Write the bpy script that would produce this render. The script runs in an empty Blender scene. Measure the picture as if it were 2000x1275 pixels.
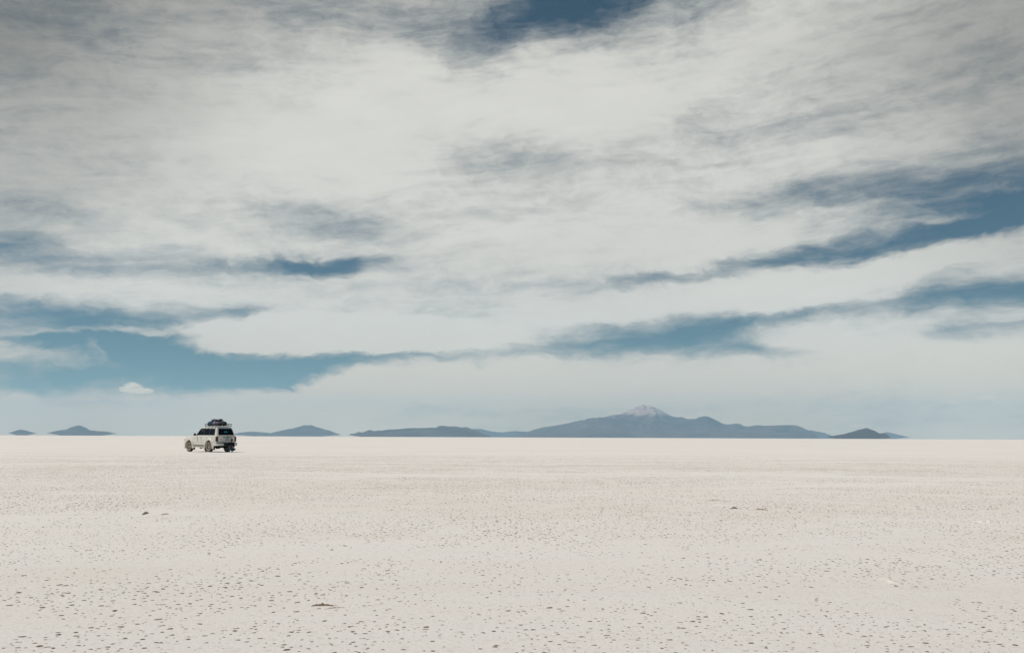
import bpy, bmesh, math, random
import numpy as np
from mathutils import Vector, Matrix, Euler
rad = math.radians
random.seed(7)
scene = bpy.context.scene
C = scene.collection

# ------------------------------------------------------------------ camera
CAM_Z, PITCH, ROLL, FPX = 1.20, rad(6.345), rad(0.24), 1944.4
cam_d = bpy.data.cameras.new('camera')
cam_d.lens, cam_d.sensor_width, cam_d.sensor_fit = 35.0, 36.0, 'HORIZONTAL'
cam_d.clip_start, cam_d.clip_end = 0.1, 250000.0
cam = bpy.data.objects.new('camera', cam_d); C.objects.link(cam)
CAM_R = Matrix.Rotation(math.pi / 2 + PITCH, 3, 'X') @ Matrix.Rotation(ROLL, 3, 'Z')
cam.matrix_world = Matrix.Translation((0, 0, CAM_Z)) @ CAM_R.to_4x4()
scene.camera = cam

def ray(px, py):
    """direction of a point of the photograph (2000 x 1275)"""
    return (CAM_R @ Vector(((px - 1000) / FPX, (637.5 - py) / FPX, -1))).normalized()
def azel(px, py):
    d = ray(px, py)
    return math.degrees(math.atan2(d.x, d.y)), math.degrees(math.asin(d.z))
def on_ground(px, py, z=0.0):
    d = ray(px, py); t = (z - CAM_Z) / d.z
    return Vector((0, 0, CAM_Z)) + d * t

# ------------------------------------------------------------------ render / exposure
scene.view_settings.view_transform = 'Standard'
scene.view_settings.look = 'None'
scene.view_settings.exposure = 0.0
scene.view_settings.gamma = 1.0
scene.render.engine = 'CYCLES'
cy = scene.cycles
cy.use_denoising = True
cy.max_bounces, cy.diffuse_bounces, cy.glossy_bounces = 6, 3, 3
cy.transmission_bounces, cy.volume_bounces, cy.transparent_max_bounces = 3, 1, 6

# ------------------------------------------------------------------ sun
SUN_EL, SUN_AZ = rad(58), rad(-92)            # azimuth from +Y, clockwise
sun_d = bpy.data.lights.new('sun', 'SUN')
sun_d.energy, sun_d.angle, sun_d.color = 3.15, rad(0.5), (1.0, 0.932, 0.845)
sun = bpy.data.objects.new('sun', sun_d); C.objects.link(sun)
to_sun = Vector((math.sin(SUN_AZ) * math.cos(SUN_EL), math.cos(SUN_AZ) * math.cos(SUN_EL), math.sin(SUN_EL)))
sun.rotation_euler = to_sun.to_track_quat('Z', 'Y').to_euler()

# ------------------------------------------------------------------ sky and clouds (world)
world = bpy.data.worlds.new('World'); scene.world = world
world.use_nodes = True
wt = world.node_tree; wt.nodes.clear()
class NT:
    def __init__(s, t): s.t = t
    def n(s, typ, ins=None, **kw):
        nd = s.t.nodes.new(typ)
        for k, v in kw.items(): setattr(nd, k, v)
        for k, v in (ins or {}).items(): s.put(nd.inputs[k], v)
        return nd
    def put(s, sock, v):
        if isinstance(v, bpy.types.NodeSocket): s.t.links.new(v, sock)
        elif v is not None: sock.default_value = v
    def m(s, op, a, b=None, c=None, clamp=False):
        nd = s.n('ShaderNodeMath', operation=op, use_clamp=clamp)
        for i, v in enumerate((a, b, c)): s.put(nd.inputs[i], v)
        return nd.outputs[0]
    def v(s, op, a, b=None):
        nd = s.n('ShaderNodeVectorMath', operation=op)
        s.put(nd.inputs[0], a); s.put(nd.inputs[1], b)
        return nd
    def mr(s, x, a, b, c, d, kind='SMOOTHSTEP'):
        nd = s.n('ShaderNodeMapRange', interpolation_type=kind)
        for i, v in enumerate((x, a, b, c, d)): s.put(nd.inputs[i], v)
        return nd.outputs[0]
    def noise(s, vec, scale, detail=6, rough=0.55, dist=0.0, dims='3D'):
        nd = s.n('ShaderNodeTexNoise', {'Scale': scale, 'Detail': detail, 'Roughness': rough, 'Distortion': dist}, noise_dimensions=dims)
        s.put(nd.inputs['Vector'], vec); return nd
    def mix(s, f, a, b, blend='MIX'):
        nd = s.n('ShaderNodeMix', data_type='RGBA', blend_type=blend)
        s.put(nd.inputs[0], f); s.put(nd.inputs[6], a); s.put(nd.inputs[7], b)
        return nd.outputs[2]
    def mapping(s, vec, loc=(0, 0, 0), rot=(0, 0, 0), scale=(1, 1, 1), kind='POINT'):
        nd = s.n('ShaderNodeMapping', {'Vector': vec, 'Location': loc, 'Rotation': rot, 'Scale': scale}, vector_type=kind)
        return nd.outputs[0]

W = NT(wt)
SKY_STRENGTH = 0.065
sky = W.n('ShaderNodeTexSky', sky_type='NISHITA', sun_disc=False, sun_elevation=SUN_EL, sun_rotation=SUN_AZ,
          altitude=3650.0, air_density=1.0, dust_density=0.6, ozone_density=1.0)
tc = W.n('ShaderNodeTexCoord').outputs['Generated']
sep = W.n('ShaderNodeSeparateXYZ', {0: tc})
az_s = W.m('MULTIPLY', W.m('ARCTAN2', sep.outputs[0], sep.outputs[1]), 180 / math.pi)
el_s = W.m('MULTIPLY', W.m('ARCSINE', sep.outputs[2]), 180 / math.pi)
p0 = W.n('ShaderNodeCombineXYZ', {0: az_s, 1: el_s, 2: 0.0}).outputs[0]
# ragged edges: warp the position before the cloud banks are laid out
def warp(p, scale, amt):
    nz = W.noise(W.mapping(p, scale=(0.45, 1.0, 1.0)), scale, 4, 0.55).outputs['Color']
    off = W.v('MULTIPLY', W.v('SUBTRACT', nz, (0.5, 0.5, 0.5)).outputs[0], amt).outputs[0]
    return W.v('ADD', p, off).outputs[0]
p1 = warp(p0, 0.22, (7.0, 2.4, 0.0))
p1 = warp(p1, 0.9, (2.4, 1.0, 0.0))
p1 = warp(p1, 3.2, (0.75, 0.42, 0.0))
D = 57.2958 / FPX
def bank(acc, px, py, rx, ry, rot, amp, core=0.0, pos=None):
    a, e = azel(px, py)
    q = W.mapping(pos or p1, (a, e, 0), (0, 0, rad(rot)), (rx * D, ry * D, 1), 'TEXTURE')
    g = W.mr(W.v('LENGTH', q).outputs['Value'], core, 1.0, amp, 0.0)
    return g if acc is None else W.m('ADD', acc, g)
# openings in the cloud deck (negative) and banks of cloud (positive)
BANKS = [   # px, py, radii, slant, amount, core
    # blue openings high up
    (1130, -5, 380, 110, 4, -1.25), (960, 95, 190, 90, 20, -0.60), (560, 5, 280, 70, 0, -0.42), (850, 60, 230, 70, 0, -0.32),
    (180, 40, 280, 80, 0, -0.20), (1330, 60, 200, 60, 25, -0.25),
    (1010, 320, 200, 74, 0, -0.36), (1390, 235, 230, 60, 8, -0.24), (1620, 235, 240, 60, 6, -0.26),
    (1950, 270, 200, 70, 0, -0.36),
    # right side
    (2000, 398, 380, 100, 4, -1.15), (1720, 365, 360, 56, 3, -0.50), (1480, 385, 280, 40, 2, -0.24),
    (1630, 487, 260, 40, 3, -0.95), (1930, 440, 240, 40, 6, -0.6), (1330, 535, 330, 24, 7, -0.60), (1080, 556, 160, 18, 5, -0.32),
    (1930, 575, 290, 44, 5, -0.95), (1560, 612, 300, 26, 7, -0.65), (1930, 645, 230, 26, 3, -0.50),
    (1330, 655, 290, 56, 0, -1.0), (1120, 680, 280, 30, 0, -0.55), (1450, 692, 160, 24, 0, -0.55),
    (1500, 566, 90, 18, 8, -0.5), (1710, 556, 110, 20, 6, -0.5), (1870, 528, 90, 22, 10, -0.45), (1610, 520, 130, 14, 6, -0.3),
    (1860, 425, 240, 12, 3, 0.32), (1980, 372, 200, 12, 2, 0.32), (1700, 398, 240, 14, 2, 0.3),
    # left side
    (630, 512, 180, 30, 0, -1.2), (500, 520, 240, 30, 0, -0.45), (700, 440, 280, 56, -8, -0.38), (40, 468, 170, 50, 0, -0.55),
    (240, 520, 420, 56, 0, -0.40), (90, 395, 120, 40, 0, -0.28), (470, 618, 90, 28, 0, -0.65),
    (150, 640, 430, 62, 0, -1.15), (280, 712, 540, 72, 0, -1.35), (560, 726, 380, 40, 8, -1.0), (900, 698, 320, 18, 0, -0.42), (40, 740, 300, 30, 0, -0.45),
    # cloud banks
    (720, 656, 380, 48, 0, 1.3, .5), (445, 672, 130, 24, 0, 1.1, .3), (1180, 600, 420, 46, 8, 0.55), (1650, 540, 440, 50, 9, 0.80, .25),
    (1000, 752, 560, 50, 0, 0.8, .3), (650, 780, 320, 54, 6, 0.9, .25), (-10, 815, 330, 64, -6, 1.2, .25), (380, 850, 460, 56, 0, 0.8, .2), (1480, 745, 700, 60, 0, 0.4),
    (1640, 665, 260, 34, 0, 0.50, .3), (1870, 705, 360, 44, 0, 0.5, .3),
    (230, 650, 360, 13, 3, 0.75), (50, 692, 190, 22, -6, 0.8), (160, 684, 70, 14, -25, 0.5), (30, 640, 120, 24, 0, 0.5),
    (100, 565, 420, 50, 0, 0.4), (1200, 470, 500, 90, 0, 0.3), (700, 250, 700, 190, 10, 0.35), (1250, 180, 500, 110, 12, 0.3),
]
acc = None
for b in BANKS: acc = bank(acc, *b)
# fine structure of the cloud, drawn out along the wind
tilt = W.mapping(p0, rot=(0, 0, rad(-5)))
tw = warp(tilt, 0.35, (3.0, 1.6, 0.0))
f1 = W.noise(W.mapping(tw, scale=(0.11, 0.33, 1)), 1.0, 9, 0.58, 0.2).outputs[0]
f2 = W.noise(W.mapping(tw, loc=(13, 7, 3), scale=(0.42, 1.25, 1)), 1.0, 8, 0.60, 0.2).outputs[0]
f3 = W.noise(W.mapping(p0, loc=(5, 2, 9), scale=(0.06, 0.16, 1)), 1.0, 5, 0.55, 0.3).outputs[0]
f4 = W.noise(W.mapping(p1, loc=(3, 17, 5), scale=(1.1, 2.3, 1)), 1.0, 7, 0.62, 0.1).outputs[0]
f5 = W.noise(W.mapping(tw, loc=(31, 2, 8), scale=(0.16, 1.9, 1)), 1.0, 7, 0.62, 0.25).outputs[0]
base = W.mr(W.m('ABSOLUTE', az_s), 42.0, 85.0, 0.80, -0.8)
base = W.m('ADD', base, W.mr(el_s, 30.0, 60.0, 0.0, -1.2))
cov = W.m('ADD', base, acc)
cov = W.m('ADD', cov, W.m('MULTIPLY', W.m('SUBTRACT', f1, 0.5), 1.0))
cov = W.m('ADD', cov, W.m('MULTIPLY', W.m('SUBTRACT', f2, 0.5), 0.66))
cov = W.m('ADD', cov, W.m('MULTIPLY', W.m('SUBTRACT', f4, 0.5), 0.46))
cov = W.m('ADD', cov, W.m('MULTIPLY', W.m('SUBTRACT', f5, 0.5), 0.6))
dens = W.mr(cov, -0.34, 1.0, 0.0, 0.97)
# the little cumulus low over the horizon
puffs = None; pw = warp(p0, 4.0, (0.75, 0.42, 0))
for (px, py, rx, ry) in ((260, 757, 24, 13), (282, 764, 28, 8), (246, 760, 16, 7), (1505, 767, 30, 6), (1925, 777, 34, 8), (1862, 784, 22, 5), (632, 808, 26, 5)):
    cu = bank(None, px, py, rx, ry, 0, 0.95, 0.55, pw)
    puffs = cu if puffs is None else W.m('MAXIMUM', puffs, cu)
puffs = W.m('MULTIPLY', puffs, W.mr(f4, 0.25, 0.6, 0.72, 1.0))
dens = W.m('MAXIMUM', dens, puffs)
# thick cloud is whiter, veils are greyer; vignette darkening of the frame edges painted into the cloud tone
tone = W.m('ADD', W.mr(cov, 0.15, 1.25, 0.60, 0.715), W.m('MULTIPLY', W.m('SUBTRACT', f3, 0.5), 0.16))
tone = W.m('ADD', tone, W.m('MULTIPLY', W.m('SUBTRACT', f2, 0.5), 0.04))
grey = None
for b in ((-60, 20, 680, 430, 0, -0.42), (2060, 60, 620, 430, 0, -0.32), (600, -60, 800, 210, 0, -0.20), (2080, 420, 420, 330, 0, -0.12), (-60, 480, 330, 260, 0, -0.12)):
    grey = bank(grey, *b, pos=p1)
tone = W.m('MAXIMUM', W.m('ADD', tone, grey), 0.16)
tone = W.m('MAXIMUM', tone, W.m('MULTIPLY', puffs, 0.84))
# cloud near the horizon is seen through far more air and looks warmer
far = W.mr(el_s, 0.0, 7.0, 1.0, 0.0)
tone = W.m('ADD', tone, W.m('MULTIPLY', far, 0.05))
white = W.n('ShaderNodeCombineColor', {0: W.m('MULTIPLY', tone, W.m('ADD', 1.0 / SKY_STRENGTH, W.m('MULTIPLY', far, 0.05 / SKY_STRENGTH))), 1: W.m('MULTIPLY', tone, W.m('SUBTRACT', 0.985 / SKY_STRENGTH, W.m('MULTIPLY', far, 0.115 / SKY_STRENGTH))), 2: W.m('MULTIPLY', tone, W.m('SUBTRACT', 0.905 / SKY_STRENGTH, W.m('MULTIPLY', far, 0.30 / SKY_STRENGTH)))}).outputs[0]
clear = W.mix(1.0, sky.outputs[0], (0.47, 0.67, 0.60, 1), 'MULTIPLY')
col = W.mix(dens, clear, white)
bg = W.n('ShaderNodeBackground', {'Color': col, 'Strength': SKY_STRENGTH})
wo = W.n('ShaderNodeOutputWorld', {'Surface': bg.outputs[0]})
world.cycles.sampling_method = 'MANUAL'
world.cycles.sample_map_resolution = 512

# ------------------------------------------------------------------ mesh helpers
class MB:
    def __init__(s): s.v, s.f = [], []
    def add(s, vs, fs):
        o = len(s.v); s.v += [tuple(v) for v in vs]; s.f += [tuple(i + o for i in f) for f in fs]; return s
    def box(s, c, d, bev=0.0, rot=None):
        bm = bmesh.new(); bmesh.ops.create_cube(bm, size=1)
        bmesh.ops.scale(bm, vec=d, verts=bm.verts)
        if bev: bmesh.ops.bevel(bm, geom=bm.edges[:], offset=bev, segments=2, affect='EDGES')
        M = Matrix.Translation(c) @ (rot.to_matrix().to_4x4() if rot else Matrix())
        bm.verts.index_update()
        s.add([M @ v.co for v in bm.verts], [[v.index for v in f.verts] for f in bm.faces]); bm.free(); return s
    def tube(s, pts, r, n=8, cap=True):
        pts = [Vector(p) for p in pts]; rs = r if isinstance(r, (list, tuple)) else [r] * len(pts)
        vs, fs = [], []
        for i, p in enumerate(pts):
            t = (pts[min(i + 1, len(pts) - 1)] - pts[max(i - 1, 0)]).normalized()
            up = Vector((0, 0, 1)) if abs(t.z) < .9 else Vector((1, 0, 0))
            a = t.cross(up).normalized(); b = t.cross(a)
            for k in range(n):
                w = 2 * math.pi * k / n
                vs.append(p + (a * math.cos(w) + b * math.sin(w)) * rs[i])
        for i in range(len(pts) - 1):
            for k in range(n):
                k2 = (k + 1) % n
                fs.append((i * n + k, i * n + k2, (i + 1) * n + k2, (i + 1) * n + k))
        if cap:
            fs.append(tuple(range(n - 1, -1, -1))); fs.append(tuple((len(pts) - 1) * n + k for k in range(n)))
        return s.add(vs, fs)
    def lathe_y(s, c, prof, n=32):
        """profile of (radius, y) turned about the y axis through c"""
        vs, fs = [], []; m = len(prof)
        for k in range(n):
            w = 2 * math.pi * k / n
            for (r, y) in prof: vs.append((c[0] + r * math.cos(w), c[1] + y, c[2] + r * math.sin(w)))
        for k in range(n):
            k2 = (k + 1) % n
            for j in range(m - 1): fs.append((k * m + j, k * m + j + 1, k2 * m + j + 1, k2 * m + j))
        return s.add(vs, fs)
    def loft(s, rings, closed=True, caps=True):
        vs, fs = [], []; n = len(rings[0])
        for r in rings: vs += list(r)
        for i in range(len(rings) - 1):
            for k in range(n if closed else n - 1):
                k2 = (k + 1) % n
                fs.append((i * n + k, i * n + k2, (i + 1) * n + k2, (i + 1) * n + k))
        if caps:
            fs.append(tuple(range(n - 1, -1, -1))); fs.append(tuple((len(rings) - 1) * n + k for k in range(n)))
        return s.add(vs, fs)
    def prism(s, outer, inner):
        """two matching outlines joined to a plate"""
        n = len(outer); fs = [tuple(range(n)), tuple(range(2 * n - 1, n - 1, -1))]
        fs += [(k, n + k, n + (k + 1) % n, (k + 1) % n) for k in range(n)]
        return s.add(list(outer) + list(inner), fs)
    def build(s, name, mat, parent=None, smooth=40, fix=True):
        me = bpy.data.meshes.new(name); me.from_pydata(s.v, [], s.f); me.update()
        if fix:
            bm = bmesh.new(); bm.from_mesh(me); bmesh.ops.recalc_face_normals(bm, faces=bm.faces); bm.to_mesh(me); bm.free()
        return link(name, me, mat, parent, smooth)
def link(name, me, mat, parent=None, smooth=40):
    o = bpy.data.objects.new(name, me); C.objects.link(o)
    if mat: me.materials.append(mat)
    if smooth:
        me.polygons.foreach_set('use_smooth', [True] * len(me.polygons))
        me.set_sharp_from_angle(angle=rad(smooth))
    if parent: o.parent = parent
    return o
def tag(o, label=None, cat=None, group=None, kind=None):
    for k, v in (('label', label), ('category', cat), ('group', group), ('kind', kind)):
        if v: o[k] = v
    return o
def empty(name, loc=(0, 0, 0), rz=0):
    o = bpy.data.objects.new(name, None); o.location = loc; o.rotation_euler = (0, 0, rz)
    o.empty_display_size = 0.3; C.objects.link(o); return o
def rrect(y0, y1, z0, z1, r, n=5):
    pts = []
    for (cy_, cz, a0) in ((y1 - r, z1 - r, 0), (y0 + r, z1 - r, 90), (y0 + r, z0 + r, 180), (y1 - r, z0 + r, 270)):
        for k in range(n + 1):
            a = rad(a0 + 90 * k / n); pts.append((cy_ + r * math.cos(a), cz + r * math.sin(a)))
    return pts

# numpy value noise
def vnoise(x, y, seed=0):
    xi, yi = np.floor(x).astype(np.int64), np.floor(y).astype(np.int64)
    fx, fy = x - xi, y - yi
    fx, fy = fx * fx * (3 - 2 * fx), fy * fy * (3 - 2 * fy)
    def h(a, b):
        v = (a * 374761393 + b * 668265263 + seed * 144665) & 0x7fffffff
        v = ((v ^ (v >> 13)) * 1274126177) & 0x7fffffff
        v = ((v ^ (v >> 16)) * 362437) & 0x7fffffff
        return (v % 100003) / 100003.0
    return (h(xi, yi) * (1 - fx) + h(xi + 1, yi) * fx) * (1 - fy) + (h(xi, yi + 1) * (1 - fx) + h(xi + 1, yi + 1) * fx) * fy
def fbm(x, y, oct=5, seed=0, gain=0.5):
    s = 0; a = 1; t = 0
    for i in range(oct):
        s = s + a * vnoise(x * 2 ** i + 17.3 * i, y * 2 ** i - 9.1 * i, seed + i); t += a; a *= gain
    return s / t
def ridged(x, y, oct=5, seed=0):
    s = 0; a = 1; t = 0
    for i in range(oct):
        s = s + a * (1 - np.abs(2 * vnoise(x * 2 ** i + 31.7 * i, y * 2 ** i + 5.3 * i, seed + i) - 1)); t += a; a *= 0.5
    return s / t

# ------------------------------------------------------------------ materials
def mat(name, col=(0.5, 0.5, 0.5), rough=0.6, metal=0.0, spec=0.5, vary=None, vscale=6.0, bump=0.0, coat=0.0):
    """principled material; vary is a second colour mixed in by noise"""
    m = bpy.data.materials.new(name); m.use_nodes = True
    t = NT(m.node_tree); b = m.node_tree.nodes['Principled BSDF']
    b.inputs['Roughness'].default_value = rough; b.inputs['Metallic'].default_value = metal
    b.inputs['Specular IOR Level'].default_value = spec
    b.inputs['Coat Weight'].default_value = coat
    co = t.n('ShaderNodeTexCoord').outputs['Object']
    nz = t.noise(co, vscale, 5, 0.6)
    c2 = vary or tuple(c * 0.85 for c in col)
    t.put(b.inputs['Base Color'], t.mix(t.mr(nz.outputs[0], 0.35, 0.7, 0, 1), (*col, 1), (*c2, 1)))
    if bump:
        bp = t.n('ShaderNodeBump', {'Strength': bump, 'Distance': 0.01, 'Height': t.noise(co, vscale * 4, 4).outputs[0]})
        t.put(b.inputs['Normal'], bp.outputs[0])
    return m

# salt crust
def salt_material():
    m = bpy.data.materials.new('salt_crust'); m.use_nodes = True
    t = NT(m.node_tree); b = m.node_tree.nodes['Principled BSDF']
    b.inputs['Roughness'].default_value = 0.85; b.inputs['Specular IOR Level'].default_value = 0.25
    co = t.n('ShaderNodeTexCoord').outputs['Object']
    big = t.noise(t.mapping(co, rot=(0, 0, rad(24)), scale=(0.05, 0.16, 1)), 1.0, 6, 0.6, 0.4).outputs[0]
    mid = t.noise(t.mapping(co, rot=(0, 0, rad(-18)), scale=(0.45, 1.5, 1)), 1.0, 6, 0.6, 0.5).outputs[0]
    fine = t.noise(co, 34.0, 6, 0.75).outputs[0]
    c = t.mix(t.mr(big, 0.38, 0.66, 0, 0.8), (0.835, 0.80, 0.765, 1), (0.77, 0.725, 0.67, 1))
    c = t.mix(t.mr(mid, 0.45, 0.75, 0, 0.6), c, (0.84, 0.825, 0.80, 1))
    c = t.mix(t.mr(fine, 0.45, 0.72, 0, 0.75), c, (0.64, 0.595, 0.54, 1))
    # fine dirt grains of the crust, cells a hand's width apart
    vo = t.n('ShaderNodeTexVoronoi', {'Vector': co, 'Scale': 7.5, 'Randomness': 1.0}, feature='F1', voronoi_dimensions='2D')
    keep = t.m('GREATER_THAN', t.n('ShaderNodeSeparateColor', {0: vo.outputs['Color']}).outputs[0], 0.35)
    spot = t.m('MULTIPLY', t.mr(vo.outputs['Distance'], 0.03, 0.30, 0.16, 0.0), keep)
    c = t.mix(spot, c, (0.33, 0.27, 0.21, 1))
    t.put(b.inputs['Base Color'], c)
    h = t.m('ADD', t.m('MULTIPLY', fine, 0.5), t.m('MULTIPLY', mid, 0.8))
    bp = t.n('ShaderNodeBump', {'Strength': 0.8, 'Distance': 0.03, 'Height': h})
    t.put(b.inputs['Normal'], bp.outputs[0])
    return m
M_SALT = salt_material()

# ------------------------------------------------------------------ ground: one sheet to beyond the hills
GR = 61000.0
def build_ground():
    rr = np.concatenate([[0.0], np.geomspace(0.6, GR, 170)])
    na = 360
    a = np.linspace(0, 2 * math.pi, na, endpoint=False)
    X = rr[:, None] * np.sin(a)[None]; Y = rr[:, None] * np.cos(a)[None]
    Z = np.zeros_like(X)
    vs = np.stack([X, Y, Z], -1).reshape(-1, 3)
    i, k = np.meshgrid(np.arange(len(rr) - 1), np.arange(na), indexing='ij')
    k2 = (k + 1) % na
    fs = np.stack([i * na + k, i * na + k2, (i + 1) * na + k2, (i + 1) * na + k], -1).reshape(-1, 4)
    me = bpy.data.meshes.new('salt_flat'); me.from_pydata(vs.tolist(), [], fs[:, ::-1].tolist()); me.update()
    o = link('ground', me, M_SALT, None, 0)
    me.polygons.foreach_set('use_smooth', [True] * len(me.polygons))
    return tag(o, kind='structure')
build_ground()

# ------------------------------------------------------------------ hills on the horizon
def hill_material(name, low, high, pink=None, zlo=0, zhi=1):
    m = bpy.data.materials.new(name); m.use_nodes = True
    t = NT(m.node_tree); b = m.node_tree.nodes['Principled BSDF']
    b.inputs['Roughness'].default_value = 0.95; b.inputs['Specular IOR Level'].default_value = 0.1
    co = t.n('ShaderNodeTexCoord').outputs['Object']
    n1 = t.noise(co, 0.0009, 7, 0.6, 0.3).outputs[0]
    n2 = t.noise(t.mapping(co, scale=(1, 1, 1.2)), 0.0022, 7, 0.7).outputs[0]
    c = t.mix(t.mr(n1, 0.35, 0.68, 0, 1), (*low, 1), (*high, 1))
    c = t.mix(t.mr(n2, 0.45, 0.7, 0, 0.6), c, (low[0] * .6, low[1] * .6, low[2] * .6, 1))
    if pink:
        z = t.n('ShaderNodeSeparateXYZ', {0: co}).outputs[2]
        zz = t.m('ADD', z, t.m('MULTIPLY', t.m('SUBTRACT', t.noise(t.mapping(co, scale=(1, 1, 0.3)), 0.0022, 5, 0.6).outputs[0], 0.5), 750.0))
        f = t.mr(zz, zlo, zhi, 0, 1)
        streak = t.noise(t.mapping(co, scale=(1, 1, 0.15)), 0.0045, 5, 0.6).outputs[0]
        pk = t.mix(t.mr(streak, 0.42, 0.62, 0, 1), (*pink, 1), (0.30, 0.265, 0.26, 1))
        c = t.mix(f, c, pk)
    t.put(b.inputs['Base Color'], c)
    return m
M_HILL = hill_material('dry_hillside', (0.065, 0.060, 0.052), (0.12, 0.105, 0.088))
M_DARK = hill_material('dark_hillside', (0.045, 0.040, 0.036), (0.075, 0.065, 0.055))
M_VOLC = hill_material('volcano_slopes', (0.075, 0.066, 0.055), (0.15, 0.125, 0.10), (0.60, 0.44, 0.39), 930, 1200)

def hill(name, dist, prof, depth, material, lift_l=0, lift_r=0, taper=40, gully=0.35, seed=1, fs=1.0, jag=0.0, label=None):
    """a range whose crest follows prof (px, py of the photograph) at the distance dist; lift: how far the
    ends of the range hang above the shimmering horizon (pixels)"""
    xs = np.array([p[0] for p in prof], float); ys = np.array([p[1] for p in prof], float)
    n = int((xs[-1] - xs[0]) * 1.6) + 8
    gx = np.linspace(xs[0], xs[-1], n)
    gy = np.interp(gx, xs, ys)
    az = np.zeros(n); H = np.zeros(n); B = np.zeros(n)
    for i in range(n):
        d = ray(gx[i], gy[i]); az[i] = math.atan2(d.x, d.y)
        H[i] = CAM_Z + dist * d.z / math.hypot(d.x, d.y)
    px_m = dist / FPX
    H += (fbm(gx * 0.25, gx * 0 + seed, 4, seed) - 0.5) * px_m * (1.3 + jag)
    B[:] = -12.0
    for (lift, t) in ((lift_l, (gx - xs[0]) / taper), (lift_r, (xs[-1] - gx) / taper)):
        if lift: B = np.maximum(B, -12 + (lift * px_m + 12) * np.clip(1 - t, 0, 1) ** 0.8)
    H = np.maximum(H, B + 2)
    nr = 64
    t = np.linspace(-1, 1, nr)
    vs = []
    A = az[:, None]; T = t[None]
    u = np.abs(T)
    wob = 0.75 + 0.5 * fbm(gx[:, None] * 0.012, T * 0 + 3, 1, seed + 5)
    R = dist + depth * np.where(T < 0, T * wob, T)
    ker = np.exp(-0.5 * (np.arange(-30, 31) / 10.0) ** 2); ker /= ker.sum()
    Hs = np.convolve(np.pad(H, 30, mode='edge'), ker, mode='valid')
    HH = Hs[:, None] + (H - Hs)[:, None] * np.exp(-u * 14)
    shape = (1 - u) ** 1.15 * (1 + 0.15 * u)
    gx2 = gx[:, None] * px_m * fs; gr = R * fs
    wx_ = fbm(gx2 / 2500.0, gr / 2500.0, 3, seed + 19) * 2.0
    g = ridged(gx2 / 1900.0 + wx_, gr / 2300.0 + wx_, 4, seed + 9)
    env = np.clip(u * 7, 0, 1) * (1 - u)
    Z = B[:, None] + (HH - B[:, None]) * np.clip(shape + env * gully * (g - 0.62) * 1.6, 0, 0.99 + 0.01 * (u < 1e-6))
    Z = np.where((T <= -1) | (T >= 1), B[:, None], Z)
    Xw = np.sin(A) * R; Yw = np.cos(A) * R
    top = np.stack([Xw, Yw, Z], -1).reshape(-1, 3)
    bot = np.stack([Xw, Yw, np.repeat(B[:, None] - 1.0, nr, 1)], -1).reshape(-1, 3)
    i, k = np.meshgrid(np.arange(n - 1), np.arange(nr - 1), indexing='ij')
    q = np.stack([i * nr + k, (i + 1) * nr + k, (i + 1) * nr + k + 1, i * nr + k + 1], -1).reshape(-1, 4)
    N = n * nr
    faces = q.tolist() + (q[:, ::-1] + N).tolist()
    for i in (0, n - 1):
        for k in range(nr - 1): faces.append((i * nr + k, i * nr + k + 1, N + i * nr + k + 1, N + i * nr + k))
    for k in (0, nr - 1):
        for i in range(n - 1): faces.append((i * nr + k, (i + 1) * nr + k, N + (i + 1) * nr + k, N + i * nr + k))
    me = bpy.data.meshes.new(name); me.from_pydata(np.concatenate([top, bot]).tolist(), [], faces); me.update()
    bm = bmesh.new(); bm.from_mesh(me); bmesh.ops.recalc_face_normals(bm, faces=bm.faces); bm.to_mesh(me); bm.free()
    o = link(name, me, material, None, 60)
    return tag(o, label, kind='structure')

hill('hill', 42000, [(16, 847), (24, 843), (34, 839.5), (42, 838.3), (52, 840), (62, 843.5), (72, 847)], 2500, M_HILL, 4.5, 4.5, 18, 0.2, 3)
hill('hill', 42000, [(92, 847), (102, 842.5), (115, 840.5), (130, 838), (140, 833.5), (152, 830.2), (158, 830.2), (167, 834.5), (176, 840), (190, 841), (205, 842), (218, 844), (227, 847.5)], 3500, M_HILL, 4.5, 4, 30, 0.25, 8)
hill('hill', 46000, [(458, 847), (470, 844), (492, 842), (508, 843), (528, 845.5), (545, 841), (562, 838), (575, 835.5), (588, 831.5), (596, 829), (600, 830), (607, 829), (618, 833), (632, 837), (648, 842), (664, 848)], 4000, M_HILL, 3, 3.5, 40, 0.25, 12)
hill('hills', 36000, [(682, 848.5), (687, 846), (691, 847.2), (697, 844), (701, 842), (706, 844.5), (713, 842), (720, 838.8), (726, 839.5), (731, 842), (738, 840), (746, 841), (757, 838.2), (770, 838.4), (785, 836.3), (805, 834.8), (820, 835.3), (838, 834.6), (850, 835.2), (857, 831.3), (868, 831), (880, 832.2), (890, 832), (900, 834.2), (912, 833.4), (921, 837), (930, 841), (945, 846), (960, 852)], 3000, M_HILL, 3.5, 0, 25, 0.35, 21)
hill('hills', 56000, [(880, 840), (925, 836.8), (940, 837), (955, 841), (970, 843.2), (985, 843.6), (1002, 841.2), (1020, 842.2), (1045, 843), (1080, 850)], 3000, M_HILL, 0, 0, 20, 0.3, 33)
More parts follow.
